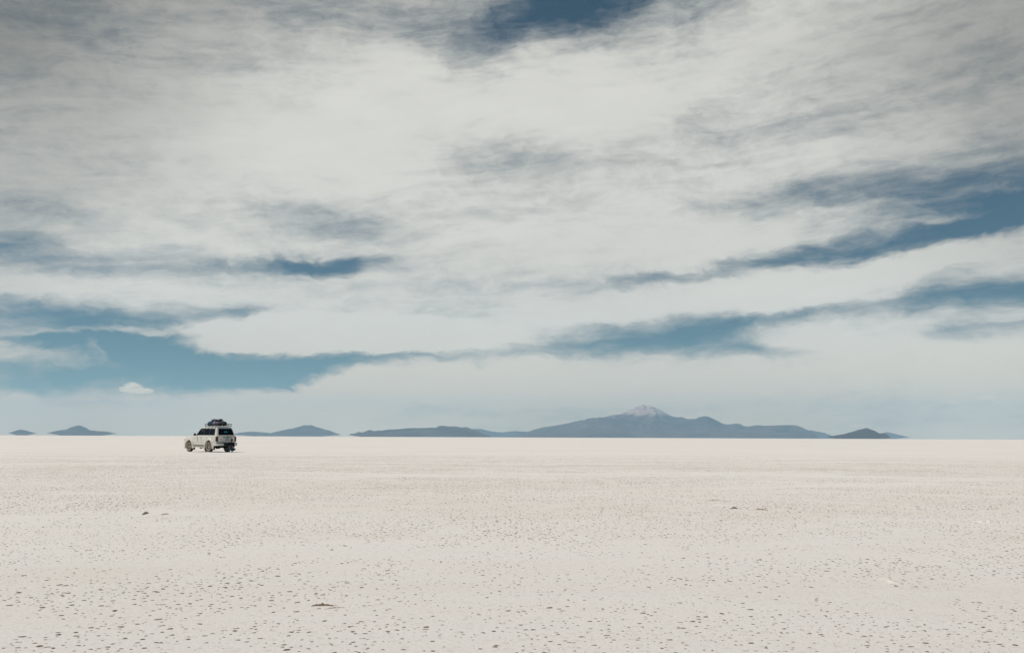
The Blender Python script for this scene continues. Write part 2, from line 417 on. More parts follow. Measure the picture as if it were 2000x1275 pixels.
hill('mountain', 47000, [(1005, 851), (1025, 845.5), (1040, 839.5), (1060, 834), (1075, 832), (1090, 829.8), (1105, 827), (1120, 824), (1135, 820.8), (1150, 818), (1163, 816.3), (1170, 813.8), (1178, 815), (1190, 811), (1200, 808.3), (1210, 807.5), (1220, 803.5), (1232, 797.5), (1236, 796), (1241, 792), (1246, 794), (1248, 789.8), (1252, 791), (1257, 788.2), (1260, 791), (1270, 792), (1278, 794), (1283, 797.2), (1290, 799), (1300, 804.5), (1312, 811.3), (1324, 813.8), (1332, 813.3), (1342, 816.5), (1362, 817.5), (1372, 813), (1381, 812.7), (1392, 817), (1400, 820.5), (1411, 827.5), (1420, 828.6), (1430, 827.8), (1438, 826), (1445, 827), (1452, 831), (1460, 833), (1470, 831), (1482, 829.5), (1490, 832), (1510, 831), (1535, 829.8), (1555, 830.5), (1566, 834), (1577, 839.5), (1588, 846), (1600, 853)], 9000, M_VOLC, 0, 0, 20, 0.55, 44, 0.7)
hill('hill', 58000, [(1560, 842), (1577, 839), (1592, 841), (1610, 844.5), (1622, 849), (1634, 856)], 2500, M_HILL, 0, 0, 20, 0.25, 51)
hill('hill', 27000, [(1616, 852), (1630, 850.5), (1645, 847.5), (1660, 844), (1668, 842), (1676, 839), (1686, 836.5), (1693, 834.8), (1700, 838), (1709, 840.5), (1717, 846), (1725, 845), (1731, 847.5), (1738, 853)], 1600, M_DARK, 3, 2, 24, 0.35, 62)
hill('hill', 56000, [(1700, 852), (1720, 847), (1731, 842.8), (1745, 846), (1762, 850), (1778, 854.5)], 2200, M_HILL, 0, 3.5, 30, 0.25, 71)

# ------------------------------------------------------------------ haze over the plain
HB = 62000.0
hz = MB().box((0, 0, (2100 - 14) / 2), (2 * HB, 2 * HB, 2100 + 14)).build('haze', None, None, 0)
hm = bpy.data.materials.new('haze_air'); hm.use_nodes = True
hm.node_tree.nodes.clear()
H_ = NT(hm.node_tree)
pv = H_.n('ShaderNodeVolumePrincipled', {'Color': (0.46, 0.745, 1.0, 1), 'Density': 1.55e-5, 'Anisotropy': 0.0})
for nm in ('Density Attribute', 'Temperature Attribute', 'Color Attribute'):
    if nm in pv.inputs: pv.inputs[nm].default_value = ''
H_.n('ShaderNodeOutputMaterial', {'Volume': pv.outputs[0]})
hz.data.materials.append(hm)
tag(hz, kind='stuff')
#@@OBJECTS@@
# ------------------------------------------------------------------ salt lumps: small dirty blisters of the crust
def build_lumps():
    rng = np.random.default_rng(11)
    R = 75.0
    # jittered grid, thinned by smooth swaths and clusters
    s = 0.074
    gx, gy = np.meshgrid(np.arange(-48, 48, s), np.arange(3.5, R, s), indexing='ij')
    x = gx.ravel() + rng.uniform(-.62, .62, gx.size) * s; y = gy.ravel() + rng.uniform(-.62, .62, gx.size) * s
    d = np.hypot(x, y)
    ok = (d < R) & (np.abs(x) < y * 0.64 + 2.5)
    x, y, d = x[ok], y[ok], d[ok]
    a = rad(24); u = x * math.cos(a) + y * math.sin(a); w = -x * math.sin(a) + y * math.cos(a)
    a2 = rad(-20); w2 = -x * math.sin(a2) + y * math.cos(a2); u2 = x * math.cos(a2) + y * math.sin(a2)
    cl = fbm(x * 2.6, y * 2.0, 3, 5)
    sw = fbm(u * 0.10, w * 0.55, 3, 15)
    sw2 = fbm(u2 * 0.07, w2 * 0.75, 3, 25)
    keep = 0.95 - 2.8 * np.clip(0.52 - cl, 0, 1) - 4.0 * np.clip(sw - 0.60, 0, 1) - 4.0 * np.clip(sw2 - 0.60, 0, 1)
    keep = keep * np.clip((74.0 - d) / 34.0, 0, 1)
    k = rng.uniform(0, 1, x.size) < keep
    x, y, d = x[k], y[k], d[k]
    n = x.size
    r = np.exp(rng.normal(math.log(0.0092), 0.34, n)).clip(0.004, 0.020)
    r = r * (0.75 + 0.5 * fbm(x * 0.4, y * 0.4, 2, 40))
    el = rng.uniform(0.9, 1.6, n); th = rng.uniform(-1.6, 1.6, n)
    h = r * rng.uniform(0.14, 0.34, n)
    m = 7
    ang = np.linspace(0, 2 * math.pi, m, endpoint=False)
    rings = []
    for (fr, fh) in ((1.0, -0.25), (0.72, 0.62)):
        jr = r[:, None] * fr * rng.uniform(0.72, 1.25, (n, m))
        ex = jr * np.cos(ang)[None] * el[:, None]; ey = jr * np.sin(ang)[None]
        px = x[:, None] + ex * np.cos(th)[:, None] - ey * np.sin(th)[:, None]
        py = y[:, None] + ex * np.sin(th)[:, None] + ey * np.cos(th)[:, None]
        pz = np.repeat((h * fh)[:, None], m, 1)
        rings.append(np.stack([px, py, pz], -1))
    top = np.stack([x, y, h], -1)[:, None]
    V = np.concatenate(rings + [top], 1)
    V[..., 2] -= 0.0005
    nv = 2 * m + 1
    f4 = [[j, (j + 1) % m, m + (j + 1) % m, m + j] for j in range(m)]
    f3 = [[m + j, m + (j + 1) % m, 2 * m] for j in range(m)]
    off = (np.arange(n) * nv)[:, None, None]
    F4 = (np.array(f4)[None] + off).reshape(-1, 4); F3 = (np.array(f3)[None] + off).reshape(-1, 3)
    me = bpy.data.meshes.new('salt_lumps')
    me.vertices.add(n * nv); me.vertices.foreach_set('co', V.reshape(-1).astype(np.float32))
    loops = np.concatenate([F4.ravel(), F3.ravel()]); me.loops.add(loops.size)
    me.loops.foreach_set('vertex_index', loops.astype(np.int32))
    starts = np.concatenate([np.arange(len(F4)) * 4, len(F4) * 4 + np.arange(len(F3)) * 3])
    me.polygons.add(len(starts)); me.polygons.foreach_set('loop_start', starts.astype(np.int32))
    me.update(calc_edges=True); me.validate()
    m_ = bpy.data.materials.new('dirty_salt'); m_.use_nodes = True
    t = NT(m_.node_tree); b = m_.node_tree.nodes['Principled BSDF']; b.inputs['Roughness'].default_value = 0.95
    b.inputs['Specular IOR Level'].default_value = 0.1
    co = t.n('ShaderNodeTexCoord').outputs['Object']
    nz = t.noise(co, 9.0, 3, 0.6).outputs[0]
    t.put(b.inputs['Base Color'], t.mix(t.mr(nz, 0.36, 0.66, 0, 1), (0.14, 0.11, 0.083, 1), (0.34, 0.285, 0.22, 1)))
    o = link('salt_lumps', me, m_, None, 0)
    tag(o, 'tiny brown dirt specks dotted over the white salt crust', 'salt lumps', kind='stuff')
build_lumps()

# uplifted edges of the crust
def crust_ridge(pts, width, height, material, label, seed=0, ground_col=None):
    """a low broken ridge along points of the photograph"""
    rnd = random.Random(seed)
    P = [on_ground(*p) for p in pts]
    Q = []
    for a, b in zip(P[:-1], P[1:]):
        for k in range(7): Q.append(a.lerp(b, k / 7))
    Q.append(P[-1])
    mid = sum(Q, Vector()) / len(Q)
    n = len(Q); prof = ((-1.6, -0.004), (-0.7, .45), (-.1, 1.0), (.35, .8), (.8, .3), (1.4, -0.004)); rings = []
    for i, q in enumerate(Q):
        t = (Q[min(i + 1, n - 1)] - Q[max(i - 1, 0)]).normalized(); s = Vector((-t.y, t.x, 0))
        e = max(0.08, math.sin(math.pi * (i + .5) / n)) ** 0.6 * rnd.uniform(0.55, 1.2)
        c = q - mid + s * rnd.uniform(-.3, .3) * width
        rings.append([c + s * (u * width * e) + Vector((0, 0, (height * v * e * rnd.uniform(.8, 1.2) if v > 0 else -0.01))) for u, v in prof])
    o = MB().loft(rings).build('crust_ridge', material, None, 50)
    o.location = mid
    return tag(o, label, 'salt ridge')
M_BROWN = mat('brown_crust', (0.27, 0.19, 0.13), 0.9, vary=(0.44, 0.36, 0.28), vscale=9, spec=0.1)
M_TAN = mat('tan_crust', (0.58, 0.50, 0.42), 0.9, vary=(0.70, 0.64, 0.57), vscale=7, spec=0.1)
M_PALE = mat('pale_crust', (0.78, 0.75, 0.70), 0.9, vary=(0.70, 0.66, 0.60), vscale=7, spec=0.1)
crust_ridge([(278, 1005), (284, 1003), (291, 1001.5)], .022, .035, M_BROWN, 'curved dark brown crust edge behind the tan one, left side of the flat', 1)
crust_ridge([(314, 1005), (322, 1004.3), (330, 1003.6)], .022, .02, M_TAN, 'short tan crust edge just right of the dark brown curved one', 2)
crust_ridge([(1382, 977.6), (1395, 977.2), (1411, 977.5)], .03, .02, M_TAN, 'thin tan crust line farthest out on the right of the flat', 3)
crust_ridge([(1427, 993.3), (1434, 992.4), (1441, 992.8)], .03, .028, M_BROWN, 'short brown crust edge left of the longer broken one', 4)
crust_ridge([(1474, 994.5), (1484, 995), (1492, 995.6), (1500, 996.4)], .03, .022, M_BROWN, 'longer broken brown crust line on the right of the flat', 5)
crust_ridge([(608, 1183.5), (618, 1182.3), (630, 1181.8), (642, 1182.4), (652, 1183)], .012, .016, M_BROWN, 'dark rough crust line nearest the camera', 6)
crust_ridge([(634, 1189.5), (646, 1187.4), (660, 1186.4), (674, 1186)], .009, .008, M_TAN, 'thin tan crust line just in front of the dark rough one', 7)
crust_ridge([(1722, 1130), (1735, 1134), (1750, 1138.5), (1764, 1140.5)], .05, .022, M_PALE, 'pale lifted salt slab edge in the right foreground', 8)
crust_ridge([(1900, 1018.5), (1920, 1019.6), (1945, 1020.4), (1972, 1021)], .07, .035, M_PALE, 'long pale salt ridge near the right edge of the view', 9)

# ------------------------------------------------------------------ the off-road wagon (x forward, y to its left)
M_PAINT = mat('white_paint', (0.76, 0.735, 0.67), 0.35, vary=(0.68, 0.64, 0.56), vscale=3.0, coat=0.3)
M_FLARE = mat('white_flare', (0.74, 0.71, 0.64), 0.45, vary=(0.64, 0.59, 0.50), vscale=5.0)
M_GLASS = mat('tinted_glass', (0.006, 0.007, 0.009), 0.05, vary=(0.010, 0.011, 0.013), spec=0.28)
M_BLACK = mat('black_rubber', (0.014, 0.014, 0.015), 0.6, vary=(0.03, 0.028, 0.026))
M_RACK = mat('black_steel', (0.018, 0.018, 0.02), 0.45, vary=(0.05, 0.04, 0.03), vscale=12)
M_UNDER = mat('dusty_underside', (0.012, 0.010, 0.009), 0.9, vary=(0.026, 0.021, 0.017), vscale=5, spec=0.15)
M_TYRE = mat('dusty_tyre', (0.25, 0.215, 0.17), 0.95, vary=(0.16, 0.135, 0.105), vscale=7, bump=.3)
M_TREAD = mat('tyre_tread', (0.045, 0.038, 0.032), 0.95, vary=(0.09, 0.075, 0.06), vscale=9)
M_RIM = mat('dusty_rim', (0.36, 0.30, 0.23), 0.6, vary=(0.24, 0.20, 0.15), vscale=9)
M_HUB = mat('hub_metal', (0.70, 0.68, 0.64), 0.3, metal=0.4, vary=(0.5, 0.47, 0.42))
M_RED = mat('red_lens', (0.13, 0.012, 0.010), 0.18, vary=(0.09, 0.009, 0.008))
M_AMBER = mat('amber_lens', (0.17, 0.028, 0.016), 0.2, vary=(0.13, 0.02, 0.012))
M_PLATE = mat('plate_white', (0.40, 0.42, 0.44), 0.5, vary=(0.32, 0.34, 0.37), vscale=14)
M_MARK = mat('dark_lettering', (0.09, 0.11, 0.15), 0.5)
M_BADGE = mat('dull_red_badge', (0.20, 0.07, 0.045), 0.4)
M_BRONZE = mat('bronze_emblem', (0.14, 0.10, 0.055), 0.35, metal=0.6)
M_YEL = mat('yellow_plastic', (0.62, 0.46, 0.04), 0.5)
M_TEAL = mat('teal_sticker', (0.01, 0.26, 0.27), 0.5, vary=(0.02, 0.33, 0.33))
M_GREY = mat('grey_trim', (0.20, 0.20, 0.195), 0.5)
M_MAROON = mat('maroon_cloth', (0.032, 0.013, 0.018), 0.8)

car_pos = on_ground(407.1, 882.0)
CAR_RZ = rad(139)
car = empty('offroad_wagon', car_pos, CAR_RZ); car.scale = (.955, .955, 1)
tag(car, 'dusty white four wheel drive wagon with loaded roof rack parked on salt', 'car')

WB = (1.42, -1.43); RW = 0.382; YW = 0.80
def s_of(x):
    return float(np.interp(x, [-2.46, -2.44, -2.38, -2.2, -1.8, 1.7, 2.1, 2.25, 2.33, 2.36], [.93, .962, .982, .992, 1, 1, .965, .92, .85, .78]))
def zt_of(x): return float(np.interp(x, [-2.5, .5, 0.62, 1.4, 2.0, 2.2, 2.33, 2.36], [1.25, 1.25, 1.215, 1.17, 1.125, 1.10, 1.05, 1.0]))
PROF = [(.80, .47), (.862, .50), (.893, .60), (.903, .72), (.907, .85), (.903, .98), (.895, 1.08), (.878, 1.17), (.85, 1.22), (.79, 1.242), (.40, 1.26)]
def half_profile(x):
    s, zt = s_of(x), zt_of(x)
    return [(y * s, z if z <= .85 else .85 + (z - .85) * (zt - .85) / .40) for y, z in PROF]
def side_y(x, z):
    hp = half_profile(x); return float(np.interp(z, [p[1] for p in hp], [p[0] for p in hp]))
def cab_y(z): return .868 - (z - 1.20) * .265
def cab_xb(z): return -2.445 + (z - 1.18) * .41
def cab_xf(z): return .62 - (z - 1.18) * 1.0

def make_body():
    b = MB()
    xs = [-2.46, -2.445, -2.42, -2.38, -2.3, -2.2, -2.0, -1.7, -1.4, -1.1, -.8, -.4, 0, .4, .55, .62, .7, .9, 1.1, 1.4, 1.7, 1.9, 2.05, 2.15, 2.25, 2.3, 2.33, 2.355]
    rings = []
    for x in xs:
        h = half_profile(x)
        rings.append([(x, y, z) for y, z in h] + [(x, 0, zt_of(x) + .022)] + [(x, -y, z) for y, z in reversed(h)] + [(x, 0, .47)])
    b.loft(rings)
    lower = b.build('lower', M_PAINT, None, 0)
    cut = MB()
    for wx in WB:
        for sd in (1, -1):
            cut.lathe_y((wx, sd * .88, .40), [(0.0, -.34), (.495, -.34), (.495, .34), (0.0, .34)], 40)
    cutter = cut.build('cutter', M_UNDER, None, 0)
    md = lower.modifiers.new('arches', 'BOOLEAN'); md.object = cutter; md.operation = 'DIFFERENCE'; md.solver = 'EXACT'
    dg = bpy.context.evaluated_depsgraph_get()
    me = bpy.data.meshes.new_from_object(lower.evaluated_get(dg))
    bpy.data.objects.remove(lower); bpy.data.objects.remove(cutter)
    bm = bmesh.new(); bm.from_mesh(me)
    # cabin: rounded plan slices stacked upwards
    zs = [(1.18, None), (1.28, None), (1.42, None), (1.58, None), (1.70, None), (1.775, None),
          (1.815, (-.035, -2.18, .695)), (1.845, (-.085, -2.155, .655)), (1.87, (-.16, -2.10, .58)), (1.888, (-.27, -2.0, .46)), (1.896, (-.5, -1.75, .25))]
    rings = []
    for z, o in zs:
        xf, xb, yy = o or (cab_xf(z), cab_xb(z), cab_y(z))
        rings.append([bm.verts.new((p, q, z)) for p, q in rrect(xb, xf, -yy, yy, .12 if not o else .14)])
    n = len(rings[0])
    for i in range(len(rings) - 1):
        for k in range(n): bm.faces.new((rings[i][k], rings[i][(k + 1) % n], rings[i + 1][(k + 1) % n], rings[i + 1][k]))
    bm.faces.new(rings[-1]); bm.faces.new(list(reversed(rings[0])))
    # pressed ribs and gutters of the roof
    bmesh.ops.recalc_face_normals(bm, faces=bm.faces)
    bm.to_mesh(me)
    bm.free()
    me.materials.clear()
    o = link('body', me, M_PAINT, car, 32)
    me.materials.append(M_UNDER)
    for p in me.polygons:
        c = p.center
        for wx in WB:
            if math.hypot(c.x - wx, c.z - .40) < .496 and abs(c.y) < .895 and c.z < .93 and abs(c.y) > .5: p.material_index = 1
    return o
make_body()

def side_plate(rows, off, depth, yf, sd=1):
    """a plate following the side: rows of (z, x_rear, x_front)"""
    rings = []
    for z, x0, x1 in rows:
        rings.append([(x0, sd * (yf(x0, z) + off), z), (x1, sd * (yf(x1, z) + off), z), (x1, sd * (yf(x1, z) + off - depth), z), (x0, sd * (yf(x0, z) + off - depth), z)])
    return rings
cabf = lambda x, z: cab_y(z)
def grow(rows, g):
    r = [(z, a - g, b + g) for z, a, b in rows]
    return [(r[0][0] - g, r[0][1], r[0][2])] + r[1:-1] + [(r[-1][0] + g, r[-1][1], r[-1][2])]
arch = lambda z, wx, sg: wx + sg * (math.sqrt(max(0, .60 ** 2 - (z - .40) ** 2)))
front_door = [(z, -.36 + (.05 if z > 1.1 else 0) - .05 * max(0, .75 - z), max(.72, arch(z, 1.42, -1)) if z < 1.1 else .70) for z in (.53, .62, .72, .85, .98, 1.08, 1.17, 1.205)]
front_door = [(z, a, min(b, arch(z, 1.42, -1)) if z < .98 else b) for z, a, b in front_door]
rear_door = [(z, max(-1.36, arch(z, -1.43, 1) if z < .99 else -1.36), -.40 - .0 * z) for z in (.53, .62, .72, .85, .98, 1.08, 1.17, 1.205)]
for sd in (1, -1):
    for rows, hx in ((front_door, -.20), (rear_door, -1.10)):
        d = MB().loft(side_plate(rows, .007, .03, side_y, sd)).build('door', M_PAINT, car, 30)
        MB().loft(side_plate(grow(rows, .011), .002, .03, side_y, sd)).build('door_seal', M_GREY, d, 0)
        MB().box((hx, sd * (side_y(hx, 1.09) + .012), 1.085), (.15, .022, .028), .006).build('handle', M_UNDER, d)
    # side trim line low on the doors
    MB().loft(side_plate([(.765, -.9, .88), (.785, -.9, .88)], .011, .02, side_y, sd)).build('side_moulding', M_FLARE, car, 0)
    # fuel flap / quarter panel outline
    if sd == 1:
        q = [(z, -2.02, -1.72) for z in (1.0, 1.08, 1.14)]
        MB().loft(side_plate(q, .006, .02, side_y, sd)).build('fuel_flap', M_PAINT, car, 0)
    # windows of the side
    MB().loft(side_plate([(1.262, -2.12, .44), (1.30, -2.14, .47), (1.50, -2.10, .275), (1.70, -2.05, .08), (1.765, -2.02, -.01)], .003, .02, cabf, sd)).build('window_surround', M_BLACK, car, 0)
    wf = MB().loft(side_plate([(1.285, -.50, .40), (1.50, -.51, .235), (1.70, -.52, .045), (1.745, -.53, .0)], .007, .01, cabf, sd)).build('window', M_GLASS, car, 0)
    MB().loft(side_plate([(1.285, -1.28, -.585), (1.70, -1.29, -.60), (1.745, -1.29, -.61)], .007, .01, cabf, sd)).build('window', M_GLASS, car, 0)
    MB().loft(side_plate([(1.285, -2.07, -1.36), (1.50, -2.06, -1.36), (1.70, -2.0, -1.36), (1.745, -1.96, -1.37)], .007, .01, cabf, sd)).build('window', M_GLASS, car, 0)
    if sd == 1:
        MB().loft(side_plate([(1.55, -.42, -.10), (1.62, -.45, -.06), (1.69, -.47, -.10)], .0095, .004, cabf, sd)).build('maroon_patch', M_MAROON, wf, 0)  # maroon patch laid flat on the front side window
# windscreen
rings = []
for z in (1.27, 1.5, 1.74):
    w = cab_y(z) - .10; x = cab_xf(z)
    rings.append([(x + .005, w, z + .003), (x + .005, -w, z + .003), (x - .01, -w, z), (x - .01, w, z)])
MB().loft(rings).build('windscreen', M_GLASS, car, 0)

# wheel arch flares
for sd in (1, -1):
    for wx in WB:
        rings = []
        for k in range(29):
            th = rad(-14 + 208 * k / 28)
            w = math.sin(min(1, max(0, (k + 3) / 10)) * math.pi / 2) * math.sin(min(1, (31 - k) / 10) * math.pi / 2)
            sec = [(.485, .84), (.485, .955), (.50, .972), (.53, .978), (.58, .968), (.625, .945), (.655, .905), (.665, .86)]
            rings.append([(wx + r * math.cos(th) * (1.0), sd * (.86 + (y - .86) * (.55 + .45 * w)), .40 + (r * math.sin(th)) * 1.0) for r, y in sec])
        MB().loft(rings).build('wheel_flare', M_FLARE, car, 45)
    # side step
    pts = rrect(.80, .975, .345, .425, .03, 3)
    MB().loft([[(x, sd * y, z) for y, z in pts] for x in (.92, .90, 0, -.88, -.90)]).build('side_step', M_FLARE, car, 40)
    MB().box((0, sd * .83, .455), (1.86, .10, .075)).build('sill', M_UNDER, car, 0)

# wheels
def wheel(wx, sd):
    c = (0, 0, 0)
    w = empty('wheel', (wx, sd * YW, RW)); w.parent = car
    prof = [(.225, .085), (.245, .115), (.285, .132), (.325, .134), (.352, .126), (.368, .105)]
    side = [(r, sd * y) for r, y in prof]
    back = [(r, -sd * y) for r, y in prof]
    t = MB().lathe_y(c, side, 40).lathe_y(c, back, 40)
    ty = t.build('tyre', M_TYRE, w, 50)
    tr = MB()
    tr.lathe_y(c, [(.366, .107), (.374, .095), (.374, -.095), (.366, -.107)], 40)
    for k in range(36):
        a = 2 * math.pi * k / 36
        for yy in (-.075, 0.0, .075):
            aa = a + (yy * 1.1)
            tr.box((.376 * math.cos(aa), yy, .376 * math.sin(aa)), (.016, .058, .042), 0, Euler((0, -aa, 0)))
    tr.build('tread', M_TREAD, w, 30)
    rim = MB().lathe_y(c, [(.232, sd * .10), (.225, sd * .118), (.212, sd * .112), (.205, sd * .06), (.175, sd * .035), (.10, sd * .052), (.085, sd * .06), (.0, sd * .06)], 36)
    rim.lathe_y(c, [(.228, sd * .10), (.225, -sd * .10), (.0, -sd * .08)], 36)
    nrim = len(rim.f)
    hol = rim
    for k in range(6):
        a = 2 * math.pi * (k + .5) / 6
        pts = [(.155 + .030 * math.cos(q), .045 * math.sin(q)) for q in np.linspace(0, 2 * math.pi, 12, endpoint=False)]
        f = lambda yy: [((p * math.cos(a) - q * math.sin(a)), sd * yy, (p * math.sin(a) + q * math.cos(a))) for p, q in pts]
        hol.loft([f(.020), f(.052)])
    rm = rim.build('rim', M_RIM, w, 40); rm.data.materials.append(M_BLACK)
    for p in list(rm.data.polygons)[nrim:]: p.material_index = 1
    MB().lathe_y(c, [(.062, sd * .055), (.060, sd * .105), (.045, sd * .118), (.0, sd * .12)], 24).build('hub', M_HUB, w, 40)
    return w
for wx in WB:
    for sd in (1, -1): wheel(wx, sd)
# mud flaps
for wx in WB:
    for sd in (1, -1):
        MB().box((wx - .53, sd * .80, .335), (.018, .27, .34), .006, Euler((0, rad(8), 0))).build('mud_flap', M_BLACK, car)

# chassis, axles, tank
ch = MB()
for sd in (1, -1): ch.box((-.1, sd * .45, .45), (4.2, .09, .14))
for wx in WB:
    ch.tube([(wx, -.72, RW), (wx, .72, RW)], .05, 10)
    ch.tube([(wx - .15, .12 if wx < 0 else -.2, RW), (wx - .06, .12 if wx < 0 else -.2, RW), (wx + .06, .12 if wx < 0 else -.2, RW), (wx + .16, .12 if wx < 0 else -.2, RW)], [.04, .14, .15, .05], 14)
    for sd in (1, -1): ch.tube([(wx + .12, sd * .52, .34), (wx + .12, sd * .50, .75)], .035, 8)
ch.box((-1.95, .0, .42), (.62, .84, .20), .04)
ch.box((.1, .30, .36), (.7, .32, .14), .04).box((.75, -.1, .38), (.7, .5, .16), .05)
ch.tube([(.5, -.35, .34), (-.8, -.38, .33), (-1.7, -.5, .36), (-2.3, -.55, .40)], .035, 8)
ch.tube([(-.45, -.38, .33), (-.5, -.38, .33), (-.95, -.38, .33), (-1.0, -.38, .33)], [.03, .09, .09, .03], 10)
ch.build('chassis', M_UNDER, car)

# rear end
XR = -2.462
def rear_plate(rows, off, depth, xf=lambda z: XR):
    return [[(xf(z) - off, a, z), (xf(z) - off, b, z), (xf(z) - off + depth, b, z), (xf(z) - off + depth, a, z)] for z, a, b in rows]
tg = MB().loft(rear_plate([(.69, -.70, .70), (.72, -.73, .73), (.95, -.735, .735), (1.16, -.72, .72), (1.195, -.70, .70)], .012, .05)).build('tailgate', M_PAINT, car, 30)
MB().loft(rear_plate([(.675, -.715, .715), (.72, -.745, .745), (.95, -.75, .75), (1.16, -.735, .735), (1.212, -.715, .715)], .005, .04)).build('tailgate_seal', M_GREY, tg, 0)
MB().loft(rear_plate([(1.065, -.47, .31), (1.075, -.485, .325), (1.105, -.485, .325), (1.115, -.47, .31)], .032, .03)).build('handle_bar', M_BLACK, tg, 30)
MB().loft(rear_plate([(.855, -.30, .385), (1.045, -.30, .385)], .017, .01)).build('plate_recess', M_PAINT, tg, 0)
pl = MB().loft(rear_plate([(.872, -.245, .115), (.99, -.245, .115)], .026, .012)).build('number_plate', M_PLATE, tg, 0)
mk = MB()
for k, (yy, w, h) in enumerate([(.085, .03, .06), (.04, .03, .075), (-.005, .012, .05), (-.06, .035, .07), (-.11, .03, .055), (-.155, .034, .07), (-.205, .03, .06)]):
    mk.loft(rear_plate([(.905, yy - w / 2, yy + w / 2), (.905 + h, yy - w / 2, yy + w / 2)], .029, .004))
mk.build('plate_marks', M_MARK, pl, 0)
bd = MB()
for k, w in enumerate((.025, .018, .03, .022, .026)):
    yy = .60 - k * .042
    bd.loft(rear_plate([(.955, yy - w / 2, yy + w / 2), (.985, yy - w / 2, yy + w / 2)], .018, .008))
bd.build('badge', M_BADGE, tg, 0)
em = MB(); R_ = []
for k in range(20):
    a = 2 * math.pi * k / 20
    R_.append((XR - .026, -.09 + .048 * math.cos(a), 1.165 + .034 * math.sin(a)))
R_.append(R_[0]); R_.append(R_[1])
em.tube(R_, .008, 6).tube([(XR - .026, -.09, 1.134), (XR - .026, -.09, 1.196)], .007, 6).tube([(XR - .026, -.132, 1.172), (XR - .026, -.048, 1.172)], .007, 6)
em.build('emblem', M_BRONZE, tg)
# upper hatch with its window and wiper
ht = MB().loft(rear_plate([(1.225, -.735, .735), (1.30, -.735, .735), (1.60, -.675, .675), (1.775, -.625, .625), (1.80, -.60, .60)], .010, .04, cab_xb)).build('rear_hatch', M_PAINT, car, 30)
rw = MB().loft(rear_plate([(1.285, -.66, .64), (1.305, -.69, .67), (1.34, -.695, .675), (1.60, -.645, .625), (1.735, -.60, .58), (1.765, -.565, .545)], .015, .012, cab_xb)).build('window', M_GLASS, ht, 0)
MB().loft(rear_plate([(1.47, -.13, .135), (1.485, -.155, .155), (1.545, -.155, .16), (1.56, -.12, .14)], .019, .006, cab_xb)).build('sticker', M_TEAL, rw, 0)
MB().tube([(cab_xb(1.27) - .03, .06, 1.265), (cab_xb(1.30) - .03, .055, 1.30)], .018, 8).tube([(cab_xb(1.29) - .035, .05, 1.29), (cab_xb(1.32) - .03, -.38, 1.318)], .008, 6).build('wiper', M_BLACK, ht)
# tail lights, each two stacked lenses wrapping the corner
for sd in (1, -1):
    hs = MB().box((XR + .055, sd * .822, .985), (.15, .165, .375), .02).build('tail_light', M_BLACK, car)
    MB().box((XR + .045, sd * .824, 1.085), (.15, .158, .165), .018).build('lens', M_AMBER, hs)
    MB().box((XR + .045, sd * .824, .90), (.15, .158, .185), .018).build('lens', M_RED, hs)
    MB().box((-2.16, sd * (side_y(-2.16, .84) + .006), .84), (.07, .014, .05), .005).build('side_marker', M_RED, car)
# bumper: pale ends, black step between
for sd, y1 in ((1, .31), (-1, .50)):
    pts = rrect(.475, .675, -1, 0, .045, 4)
    b = MB(); rings = []
    for (x0, x1, y) in ((-2.63, -2.40, y1), (-2.64, -2.40, y1 + .02), (-2.64, -2.40, .80), (-2.61, -2.36, .90), (-2.52, -2.30, .955), (-2.40, -2.2, .96), (-2.22, -2.03, .945)):
        rings.append([(x0 + (x1 - x0) * (1 + q) * 1.0, sd * (y - (0 if x0 < -2.6 else .0)), p) for p, q in ((.49, 0), (.48, -.5), (.50, -.92), (.54, -1), (.63, -1), (.672, -.9), (.675, -.4), (.67, 0))])
    b.loft(rings).build('bumper', M_FLARE, car, 35)
    MB().box((-2.50, sd * (y1 + .93) / 2, .688), (.22, (.93 - y1), .022), .006).build('bumper_top', M_GREY, car)
st = MB().box((-2.53, -.095, .585), (.17, .81, .17), .015)
st.box((-2.50, 0, .685), (.14, 1.66, .03)).box((-2.42, 0, .50), (.20, 1.5, .12), .01)
st.build('rear_step', M_BLACK, car)
MB().box((-2.60, .11, .455), (.03, .085, .05), .01).build('tow_tag', M_YEL, car)
MB().box((-2.48, 0, .43), (.22, .10, .08), .01).tube([(-2.52, 0, .43), (-2.64, 0, .42)], .03, 8).build('tow_hitch', M_UNDER, car)
# front end
MB().box((2.36, 0, .58), (.16, 1.40, .20), .05).build('bumper', M_FLARE, car)
MB().box((2.345, 0, .86), (.05, .95, .20), .02).build('grille', M_BLACK, car)
for sd in (1, -1):
    MB().box((2.29, sd * .64, .88), (.10, .24, .17), .03).build('headlight', M_HUB, car)
    MB().box((2.20, sd * .825, .90), (.14, .05, .10), .02).build('turn_signal', M_AMBER, car)
    m_ = MB().box((.35, sd * 1.065, 1.315), (.09, .19, .17), .018).build('mirror', M_BLACK, car)
    MB().tube([(.36, sd * .86, 1.30), (.345, sd * .98, 1.29)], .022, 8).build('arm', M_BLACK, m_)
# roof gutters, antenna
for sd in (1, -1):
    MB().tube([(-.02, sd * .715, 1.795), (-1.1, sd * .718, 1.80), (-2.16, sd * .70, 1.80)], .012, 6).build('roof_gutter', M_PAINT, car)
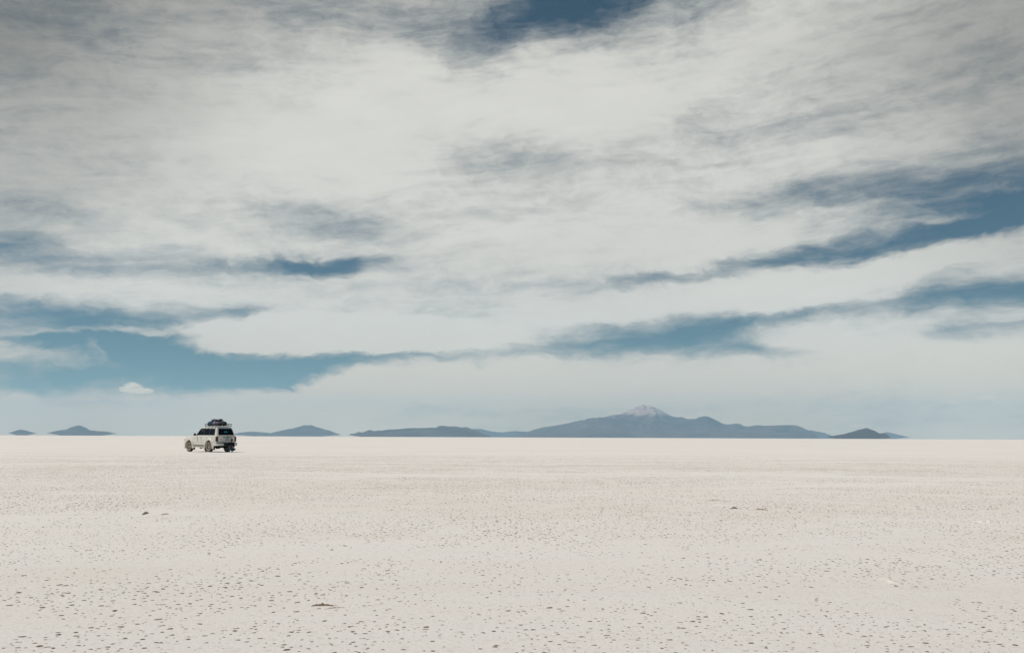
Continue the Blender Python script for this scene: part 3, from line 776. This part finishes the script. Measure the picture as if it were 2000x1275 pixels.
# roof rack
X0, X1, YR, ZL, ZU = -2.12, -.42, .655, 1.985, 2.105
rk = MB()
for z, r in ((ZL, .029), (ZU, .023)):
    rk.tube([(X0, YR, z), (X1, YR, z)], r, 8).tube([(X0, -YR, z), (X1, -YR, z)], r, 8)
    rk.tube([(X0, -YR, z), (X0, YR, z)], r, 8).tube([(X1, -YR, z), (X1, YR, z)], r, 8)
for x in np.linspace(X0, X1, 5):
    for sd in (1, -1): rk.tube([(x, sd * YR, ZL), (x, sd * YR, ZU)], .014, 6)
for y in (-.33, 0, .33):
    for x in (X0, X1): rk.tube([(x, y, ZL), (x, y, ZU)], .014, 6)
for x in np.linspace(X0 + .13, X1 - .13, 10): rk.box((x, 0, ZL), (.05, 2 * YR, .018))
rack = rk.build('roof_rack', M_RACK, car)
for x in np.linspace(X0 + .12, X1 - .12, 4):
    for sd in (1, -1):
        MB().tube([(x, sd * .64, ZL), (x, sd * .665, 1.87), (x, sd * .712, 1.80)], .017, 6).box((x, sd * .712, 1.80), (.07, .03, .05), .006).build('rack_foot', M_RACK, rack)

# ------------------------------------------------------------------ luggage on the rack
CM = Matrix.Translation(car_pos) @ Matrix.Rotation(CAR_RZ, 4, 'Z')
def lump(size, ex=2.6, wr=.06, seed=0, n=28, mm=18, sag=0.0):
    """soft bag: rounded box with wrinkles, its bottom at z = 0, long axis x"""
    vs, fs = [], []
    sg = lambda v, e: math.copysign(abs(v) ** (2 / e), v)
    for i in range(mm + 1):
        ph = -math.pi / 2 + math.pi * i / mm
        for k in range(n):
            th = 2 * math.pi * k / n
            c = abs(math.cos(ph)) ** (2 / ex)
            vs.append([c * sg(math.cos(th), ex), c * sg(math.sin(th), ex), sg(math.sin(ph), ex)])
    A = np.array(vs)
    w = fbm(A[:, 0] * 2.2 + A[:, 2] * 1.3 + seed * 7.1 + 20, A[:, 1] * 2.2 - A[:, 2] * 1.7 + 20, 4, seed) - .5
    w2 = ridged(A[:, 0] * 3.1 + seed * 3.3 + 20, A[:, 1] * 1.6 + A[:, 2] * 2 + 20, 3, seed + 4) - .5
    A *= (1 + wr * 2.2 * w + wr * 1.2 * w2)[:, None]
    A[:, 2] = np.maximum(A[:, 2], -.92)
    A[:, 2] -= sag * A[:, 0] ** 2
    P = A * np.array(size) / 2; P[:, 2] -= P[:, 2].min()
    for i in range(mm):
        for k in range(n): fs.append((i * n + k, i * n + (k + 1) % n, (i + 1) * n + (k + 1) % n, (i + 1) * n + k))
    m = MB().add(P.tolist(), fs)
    return m
def bag(name, pos, size, m, label, cat, rz=0, tilt=0, seed=0, straps=(), ex=2.6, wr=.06, strap_m=None, handle=True):
    o = lump(size, ex, wr, seed).build(name, m, None, 60)
    o.matrix_world = CM @ Matrix.Translation((pos[0] * .955, pos[1] * .955, pos[2])) @ Matrix.Rotation(rad(rz), 4, 'Z') @ Matrix.Rotation(rad(tilt), 4, 'Y')
    tag(o, label, cat)
    for sx in straps:
        q = MB(); ring = []
        c = max(.2, 1 - abs(2 * sx) ** ex) ** (1 / ex)
        for k in range(25):
            a = 2 * math.pi * k / 24
            ca, sa = math.cos(a), math.sin(a)
            ring.append((sx * size[0], (size[1] / 2 * c + .008) * math.copysign(abs(ca) ** (2 / ex), ca), size[2] * .47 + (size[2] / 2 * c + .008) * math.copysign(abs(sa) ** (2 / ex), sa)))
        q.tube(ring, .014, 5, False).build('strap', strap_m or M_BLACK, o)
    if handle:
        q = MB().tube([(-.1, .02, size[2] * .93), (-.06, .02, size[2] * .93 + .04), (.06, .02, size[2] * .93 + .04), (.1, .02, size[2] * .93)], .012, 6)
        q.build('handle', M_BLACK, o)
    return o
F_TEAL = mat('teal_blue_canvas', (0.028, 0.105, 0.165), 0.7, vary=(0.015, 0.05, 0.085), vscale=7, bump=.4)
F_NAVY = mat('navy_nylon', (0.008, 0.016, 0.042), 0.6, vary=(0.014, 0.03, 0.075), vscale=6, bump=.3)
F_LAV = mat('grey_lilac_cloth', (0.20, 0.20, 0.265), 0.8, vary=(0.085, 0.09, 0.14), vscale=6, bump=.3)
F_DNAVY = mat('ink_blue_nylon', (0.013, 0.014, 0.032), 0.6, vary=(0.022, 0.026, 0.055), vscale=6, bump=.3)
F_TEALD = mat('dark_teal_cloth', (0.012, 0.045, 0.058), 0.8, vary=(0.03, 0.08, 0.10), vscale=7, bump=.3)
F_PURP = mat('aubergine_nylon', (0.014, 0.008, 0.016), 0.6, vary=(0.028, 0.02, 0.035), vscale=6, bump=.3)
F_TAN = mat('tan_canvas', (0.30, 0.24, 0.16), 0.8, vary=(0.22, 0.17, 0.11), vscale=7, bump=.3)
F_PALE = mat('pale_grey_plastic', (0.55, 0.57, 0.58), 0.5, vary=(0.4, 0.42, 0.45), vscale=6)
Z0 = ZL + .011
bag('duffel_bag', (-1.66, .50, Z0), (.80, .30, .31), F_LAV, 'grey lilac duffel bag, left end of the row on the roof rack', 'bag', 0, 0, 3, (-.25, .25), handle=False)
bag('duffel_bag', (-1.70, .235, Z0), (.78, .28, .30), F_DNAVY, 'ink blue duffel bag between the lilac and the dark teal ones', 'bag', 2, 0, 5, (-.25, .25), handle=False)
bag('duffel_bag', (-1.68, -.015, Z0), (.76, .25, .29), F_TEALD, 'dark teal duffel bag under the tan pouch on the roof rack', 'bag', 0, 0, 6, (-.2, .25), handle=False)
bag('duffel_bag', (-1.66, -.25, Z0), (.70, .26, .29), F_PURP, 'aubergine duffel bag, right end of the row on the roof rack', 'bag', -2, 0, 7, (-.25, .2), handle=False)
bag('stuff_sack', (-.80, .30, Z0), (.72, .52, .34), F_TEAL, 'crumpled teal blue sack at the front of the roof rack', 'sack', -6, 15, 9, (.1,), 2.3, .13, handle=False)
bag('rucksack', (-1.20, .27, Z0 + .215), (.55, .36, .27), F_NAVY, 'navy rucksack on top of the pile, nearer the bonnet', 'bag', 24, -6, 12, (-.2, .2), 2.3, .12, handle=False)
bag('rucksack', (-1.42, -.06, Z0 + .25), (.54, .36, .25), F_NAVY, 'navy rucksack forming the highest hump of the roof pile', 'bag', -62, 0, 15, (.2,), 2.2, .12, handle=False)
bag('pouch', (-1.86, -.04, Z0 + .255), (.26, .20, .10), F_TAN, 'small tan pouch lying on the dark teal duffel bag', 'pouch', 30, 0, 17, (), 2.3, .08, handle=False)
bag('food_sack', (-1.30, -.50, Z0), (.44, .24, .20), F_PALE, 'pale grey plastic sack at the right of the roof pile', 'sack', 8, 0, 19, (), 2.3, .10, handle=False)
for k, (yy, xx) in enumerate(((.20, -2.145), (-.32, -2.145))):
    o = MB().box((0, 0, 0), (.03, .05, .07), .008).tube([(0, 0, .03), (.0, 0, .12)], .01, 6).build('lashing_buckle', M_YEL, rack)
    o.location = (xx, yy, ZL - .01)

# ------------------------------------------------------------------ the person crouching behind the wagon
def skin_mesh(name, joints, edges, root, material, parent, sub=2):
    """one continuous surface grown over joined segments"""
    names = list(joints); idx = {k: i for i, k in enumerate(names)}
    me = bpy.data.meshes.new(name)
    me.from_pydata([joints[k][0] for k in names], [(idx[a], idx[b]) for a, b in edges], [])
    o = bpy.data.objects.new(name, me); C.objects.link(o)
    o.modifiers.new('skin', 'SKIN').use_smooth_shade = True
    sv = me.skin_vertices[0].data
    for k in names:
        r = joints[k][1]; sv[idx[k]].radius = r if isinstance(r, tuple) else (r, r)
        sv[idx[k]].use_root = k == root
    o.modifiers.new('sub', 'SUBSURF').levels = sub
    o.modifiers['sub'].render_levels = sub
    dg = bpy.context.evaluated_depsgraph_get()
    m2 = bpy.data.meshes.new_from_object(o.evaluated_get(dg)); bpy.data.objects.remove(o)
    m2.name = name
    return link(name, m2, material, parent, 0) if False else _finish(name, m2, material, parent)
def _finish(name, me, material, parent):
    me.materials.clear(); me.materials.append(material)
    me.polygons.foreach_set('use_smooth', [True] * len(me.polygons))
    o = bpy.data.objects.new(name, me); C.objects.link(o)
    if parent: o.parent = parent
    return o
M_SKIN = mat('brown_skin', (0.14, 0.072, 0.045), 0.6, spec=0.3, vary=(0.115, 0.058, 0.036), vscale=12)
M_HAIR = mat('black_hair', (0.008, 0.0065, 0.0055), 0.85, spec=0.1, vary=(0.016, 0.012, 0.010), vscale=40, bump=.6)
M_JACKET = mat('dark_jacket', (0.007, 0.009, 0.014), 0.85, spec=0.15, vary=(0.011, 0.014, 0.021), vscale=14, bump=.3)
M_SHIRT = mat('dark_shirt', (0.02, 0.018, 0.016), 0.85)
M_JEANS = mat('blue_jeans', (0.050, 0.085, 0.145), 0.85, vary=(0.036, 0.062, 0.11), vscale=16, bump=.3)
M_SHOE = mat('dark_shoe', (0.012, 0.012, 0.013), 0.6)
M_SOLE = mat('pale_sole', (0.55, 0.52, 0.47), 0.7)
M_EYE = mat('dark_eye', (0.02, 0.015, 0.012), 0.2)
pp = CM @ Vector((-2.87, -.06, 0))
person = empty('person', pp, rad(16.4))
tag(person, 'person in dark jacket and blue jeans crouching behind the white wagon', 'person')
J = {
    'pelvis': ((.01, .19, .27), .115), 'waist': ((.015, .15, .40), .105), 'chest': ((.02, .08, .56), (.135, .10)), 'top': ((.025, .035, .67), (.10, .075)),
    'neck': ((.035, .005, .735), .048), 'skull0': ((.045, -.025, .80), (.055, .058)), 'jaw': ((.05, -.045, .835), (.062, .066)), 'head': ((.055, -.03, .90), (.078, .088)), 'crown': ((.06, -.018, .965), (.058, .066)),
    'shR': ((-.155, .06, .675), .062), 'elR': ((-.235, -.02, .45), .046), 'wrR': ((-.02, -.125, .49), .030), 'paR': ((.05, -.165, .455), (.036, .018)),
    'shL': ((.185, .05, .655), .062), 'elL': ((.245, -.085, .44), .046), 'wrL': ((.165, -.225, .365), .030), 'paL': ((.12, -.265, .345), (.036, .018)),
    'hipR': ((-.085, .15, .26), .092), 'knR': ((-.055, -.23, .43), .064), 'anR': ((-.085, -.06, .09), .042), 'toR': ((-.09, -.20, .035), .036),
    'hipL': ((.105, .14, .25), .092), 'knL': ((.345, -.10, .245), .062), 'anL': ((.105, .0, .10), .042), 'toL': ((.075, -.11, .035), .036),
}
E = [('pelvis', 'waist'), ('waist', 'chest'), ('chest', 'top'), ('top', 'neck'), ('neck', 'skull0'), ('skull0', 'jaw'), ('jaw', 'head'), ('head', 'crown'),
     ('top', 'shR'), ('shR', 'elR'), ('elR', 'wrR'), ('wrR', 'paR'), ('top', 'shL'), ('shL', 'elL'), ('elL', 'wrL'), ('wrL', 'paL'),
     ('pelvis', 'hipR'), ('hipR', 'knR'), ('knR', 'anR'), ('anR', 'toR'), ('pelvis', 'hipL'), ('hipL', 'knL'), ('knL', 'anL'), ('anL', 'toL')]
# fingers, each a short bent chain out of the palm
JB, EB = dict(J), list(E)
for s_, pal, wr in (('R', 'paR', 'wrR'), ('L', 'paL', 'wrL')):
    P, Wv = Vector(J[pal][0]), Vector(J[wr][0]); f = (P - Wv).normalized(); sdv = f.cross(Vector((0, 0, 1))).normalized(); dn = f.cross(sdv).normalized()
    if dn.z > 0: dn = -dn
    for k, ln in enumerate((.070, .080, .074, .058)):
        b0 = P + f * .03 + sdv * (k - 1.5) * .019
        JB['f%s%da' % (s_, k)] = (tuple(b0), .0095); JB['f%s%db' % (s_, k)] = (tuple(b0 + f * ln * .5 + dn * ln * .18), .0088); JB['f%s%dc' % (s_, k)] = (tuple(b0 + f * ln * .78 + dn * ln * .55), .0078)
        EB += [(pal, 'f%s%da' % (s_, k)), ('f%s%da' % (s_, k), 'f%s%db' % (s_, k)), ('f%s%db' % (s_, k), 'f%s%dc' % (s_, k))]
    sg = 1 if s_ == 'R' else -1
    t0 = P - f * .02 + sdv * sg * .035
    JB['t%sa' % s_] = (tuple(t0), .011); JB['t%sb' % s_] = (tuple(t0 + f * .045 + sdv * sg * .018 + dn * .01), .0095)
    EB += [(pal, 't%sa' % s_), ('t%sa' % s_, 't%sb' % s_)]
# nose and ears
JB['nose'] = ((.045, -.125, .88), .013); EB.append(('head', 'nose'))
for s_, x in (('a', -.028), ('b', .138)): JB['ear' + s_] = ((x, -.015, .89), (.012, .02)); EB.append(('head', 'ear' + s_))
body = skin_mesh('body', JB, EB, 'pelvis', M_SKIN, person)
def sub_j(keys, g, over=None):
    d = {}
    for k in keys:
        r = J[k][1]; r = r if isinstance(r, tuple) else (r, r)
        d[k] = (J[k][0], (r[0] + g, r[1] + g))
    d.update(over or {}); return d
def sub_e(d): return [e for e in E if e[0] in d and e[1] in d]
jk = sub_j(['pelvis', 'waist', 'chest', 'top', 'shR', 'elR', 'wrR', 'shL', 'elL', 'wrL'], .020)
jk['pelvis'] = ((.01, .18, .31), (.125, .115)); jk['collar'] = ((.03, .02, .715), (.066, .066))
jacket = skin_mesh('jacket', jk, sub_e(jk) + [('top', 'collar')], 'waist', M_JACKET, person)
MB().add([(-.035, -.085, .70), (.095, -.085, .70), (.075, -.098, .58), (.04, -.092, .50), (.0, -.098, .58)], [(0, 1, 2, 3, 4)]).build('shirt_front', M_SHIRT, jacket, 0)
jn = sub_j(['pelvis', 'hipR', 'knR', 'anR', 'hipL', 'knL', 'anL'], .016)
skin_mesh('jeans', jn, sub_e(jn), 'pelvis', M_JEANS, person)
for a, t in (('anR', 'toR'), ('anL', 'toL')):
    A_, T_ = Vector(J[a][0]), Vector(J[t][0]); dr = (T_ - A_); dr.z = 0; dr.normalize()
    heel = A_ - dr * .03; heel.z = .045; tip = T_ + dr * .05; tip.z = .035
    sh = skin_mesh('shoe', {'a': (tuple(A_ + Vector((0, 0, 0))), .050), 'h': (tuple(heel), (.046, .046)), 'm': (tuple(heel.lerp(tip, .55)), (.050, .042)), 't': (tuple(tip), (.040, .032))}, [('a', 'h'), ('h', 'm'), ('m', 't')], 'h', M_SHOE, person)
    so = MB(); n = Vector((-dr.y, dr.x, 0)); pts = []
    for u, w in ((-.05, .03), (0, .042), (.12, .045), (.20, .048), (.25, .036), (.265, .012)):
        pts.append((u, w))
    ol = [heel + dr * u + n * w for u, w in pts] + [heel + dr * u - n * w for u, w in reversed(pts)]
    so.prism([(p.x, p.y, .004) for p in ol], [(p.x, p.y, .024) for p in ol]).build('sole', M_SOLE, sh, 0)
# hair: a tousled cap over skull, sides and nape
hv, hf = [], []
nn, mm = 28, 14
hc = Vector((.058, -.012, .905))
for i in range(mm + 1):
    for k in range(nn):
        th = 2 * math.pi * k / nn
        front = max(0, -math.sin(th))
        phmax = rad(120 - 54 * front ** 1.6 + 9 * math.sin(th * 7) + 6 * math.sin(th * 13 + 1))
        ph = phmax * i / mm
        r = 1 + .34 * (float(fbm(np.array([math.cos(th) * 3 * math.sin(ph) + 9]), np.array([math.sin(th) * 3 * math.sin(ph) + ph * 2 + 5]), 4, 2, .7)[0]) - .45)
        hv.append((hc.x + .102 * r * math.sin(ph) * math.cos(th), hc.y + .112 * r * math.sin(ph) * math.sin(th), hc.z + .105 * r * math.cos(ph)))
for i in range(mm):
    for k in range(nn): hf.append((i * nn + k, i * nn + (k + 1) % nn, (i + 1) * nn + (k + 1) % nn, (i + 1) * nn + k))
hair = MB().add(hv, hf).build('hair', M_HAIR, person, 80)
so_ = hair.modifiers.new('thick', 'SOLIDIFY'); so_.thickness = .012; so_.offset = -1
for x in (.018, .082):
    e = MB().lathe_y((x, -.112, .897), [(.0, -.008), (.009, -.004), (.011, .004), (0, .01)], 10).build('eye', M_EYE, person)
MB().tube([(.022, -.108, .838), (.05, -.114, .836), (.078, -.108, .838)], .006, 6).build('mouth', mat('lips', (0.13, 0.05, 0.04)), person)
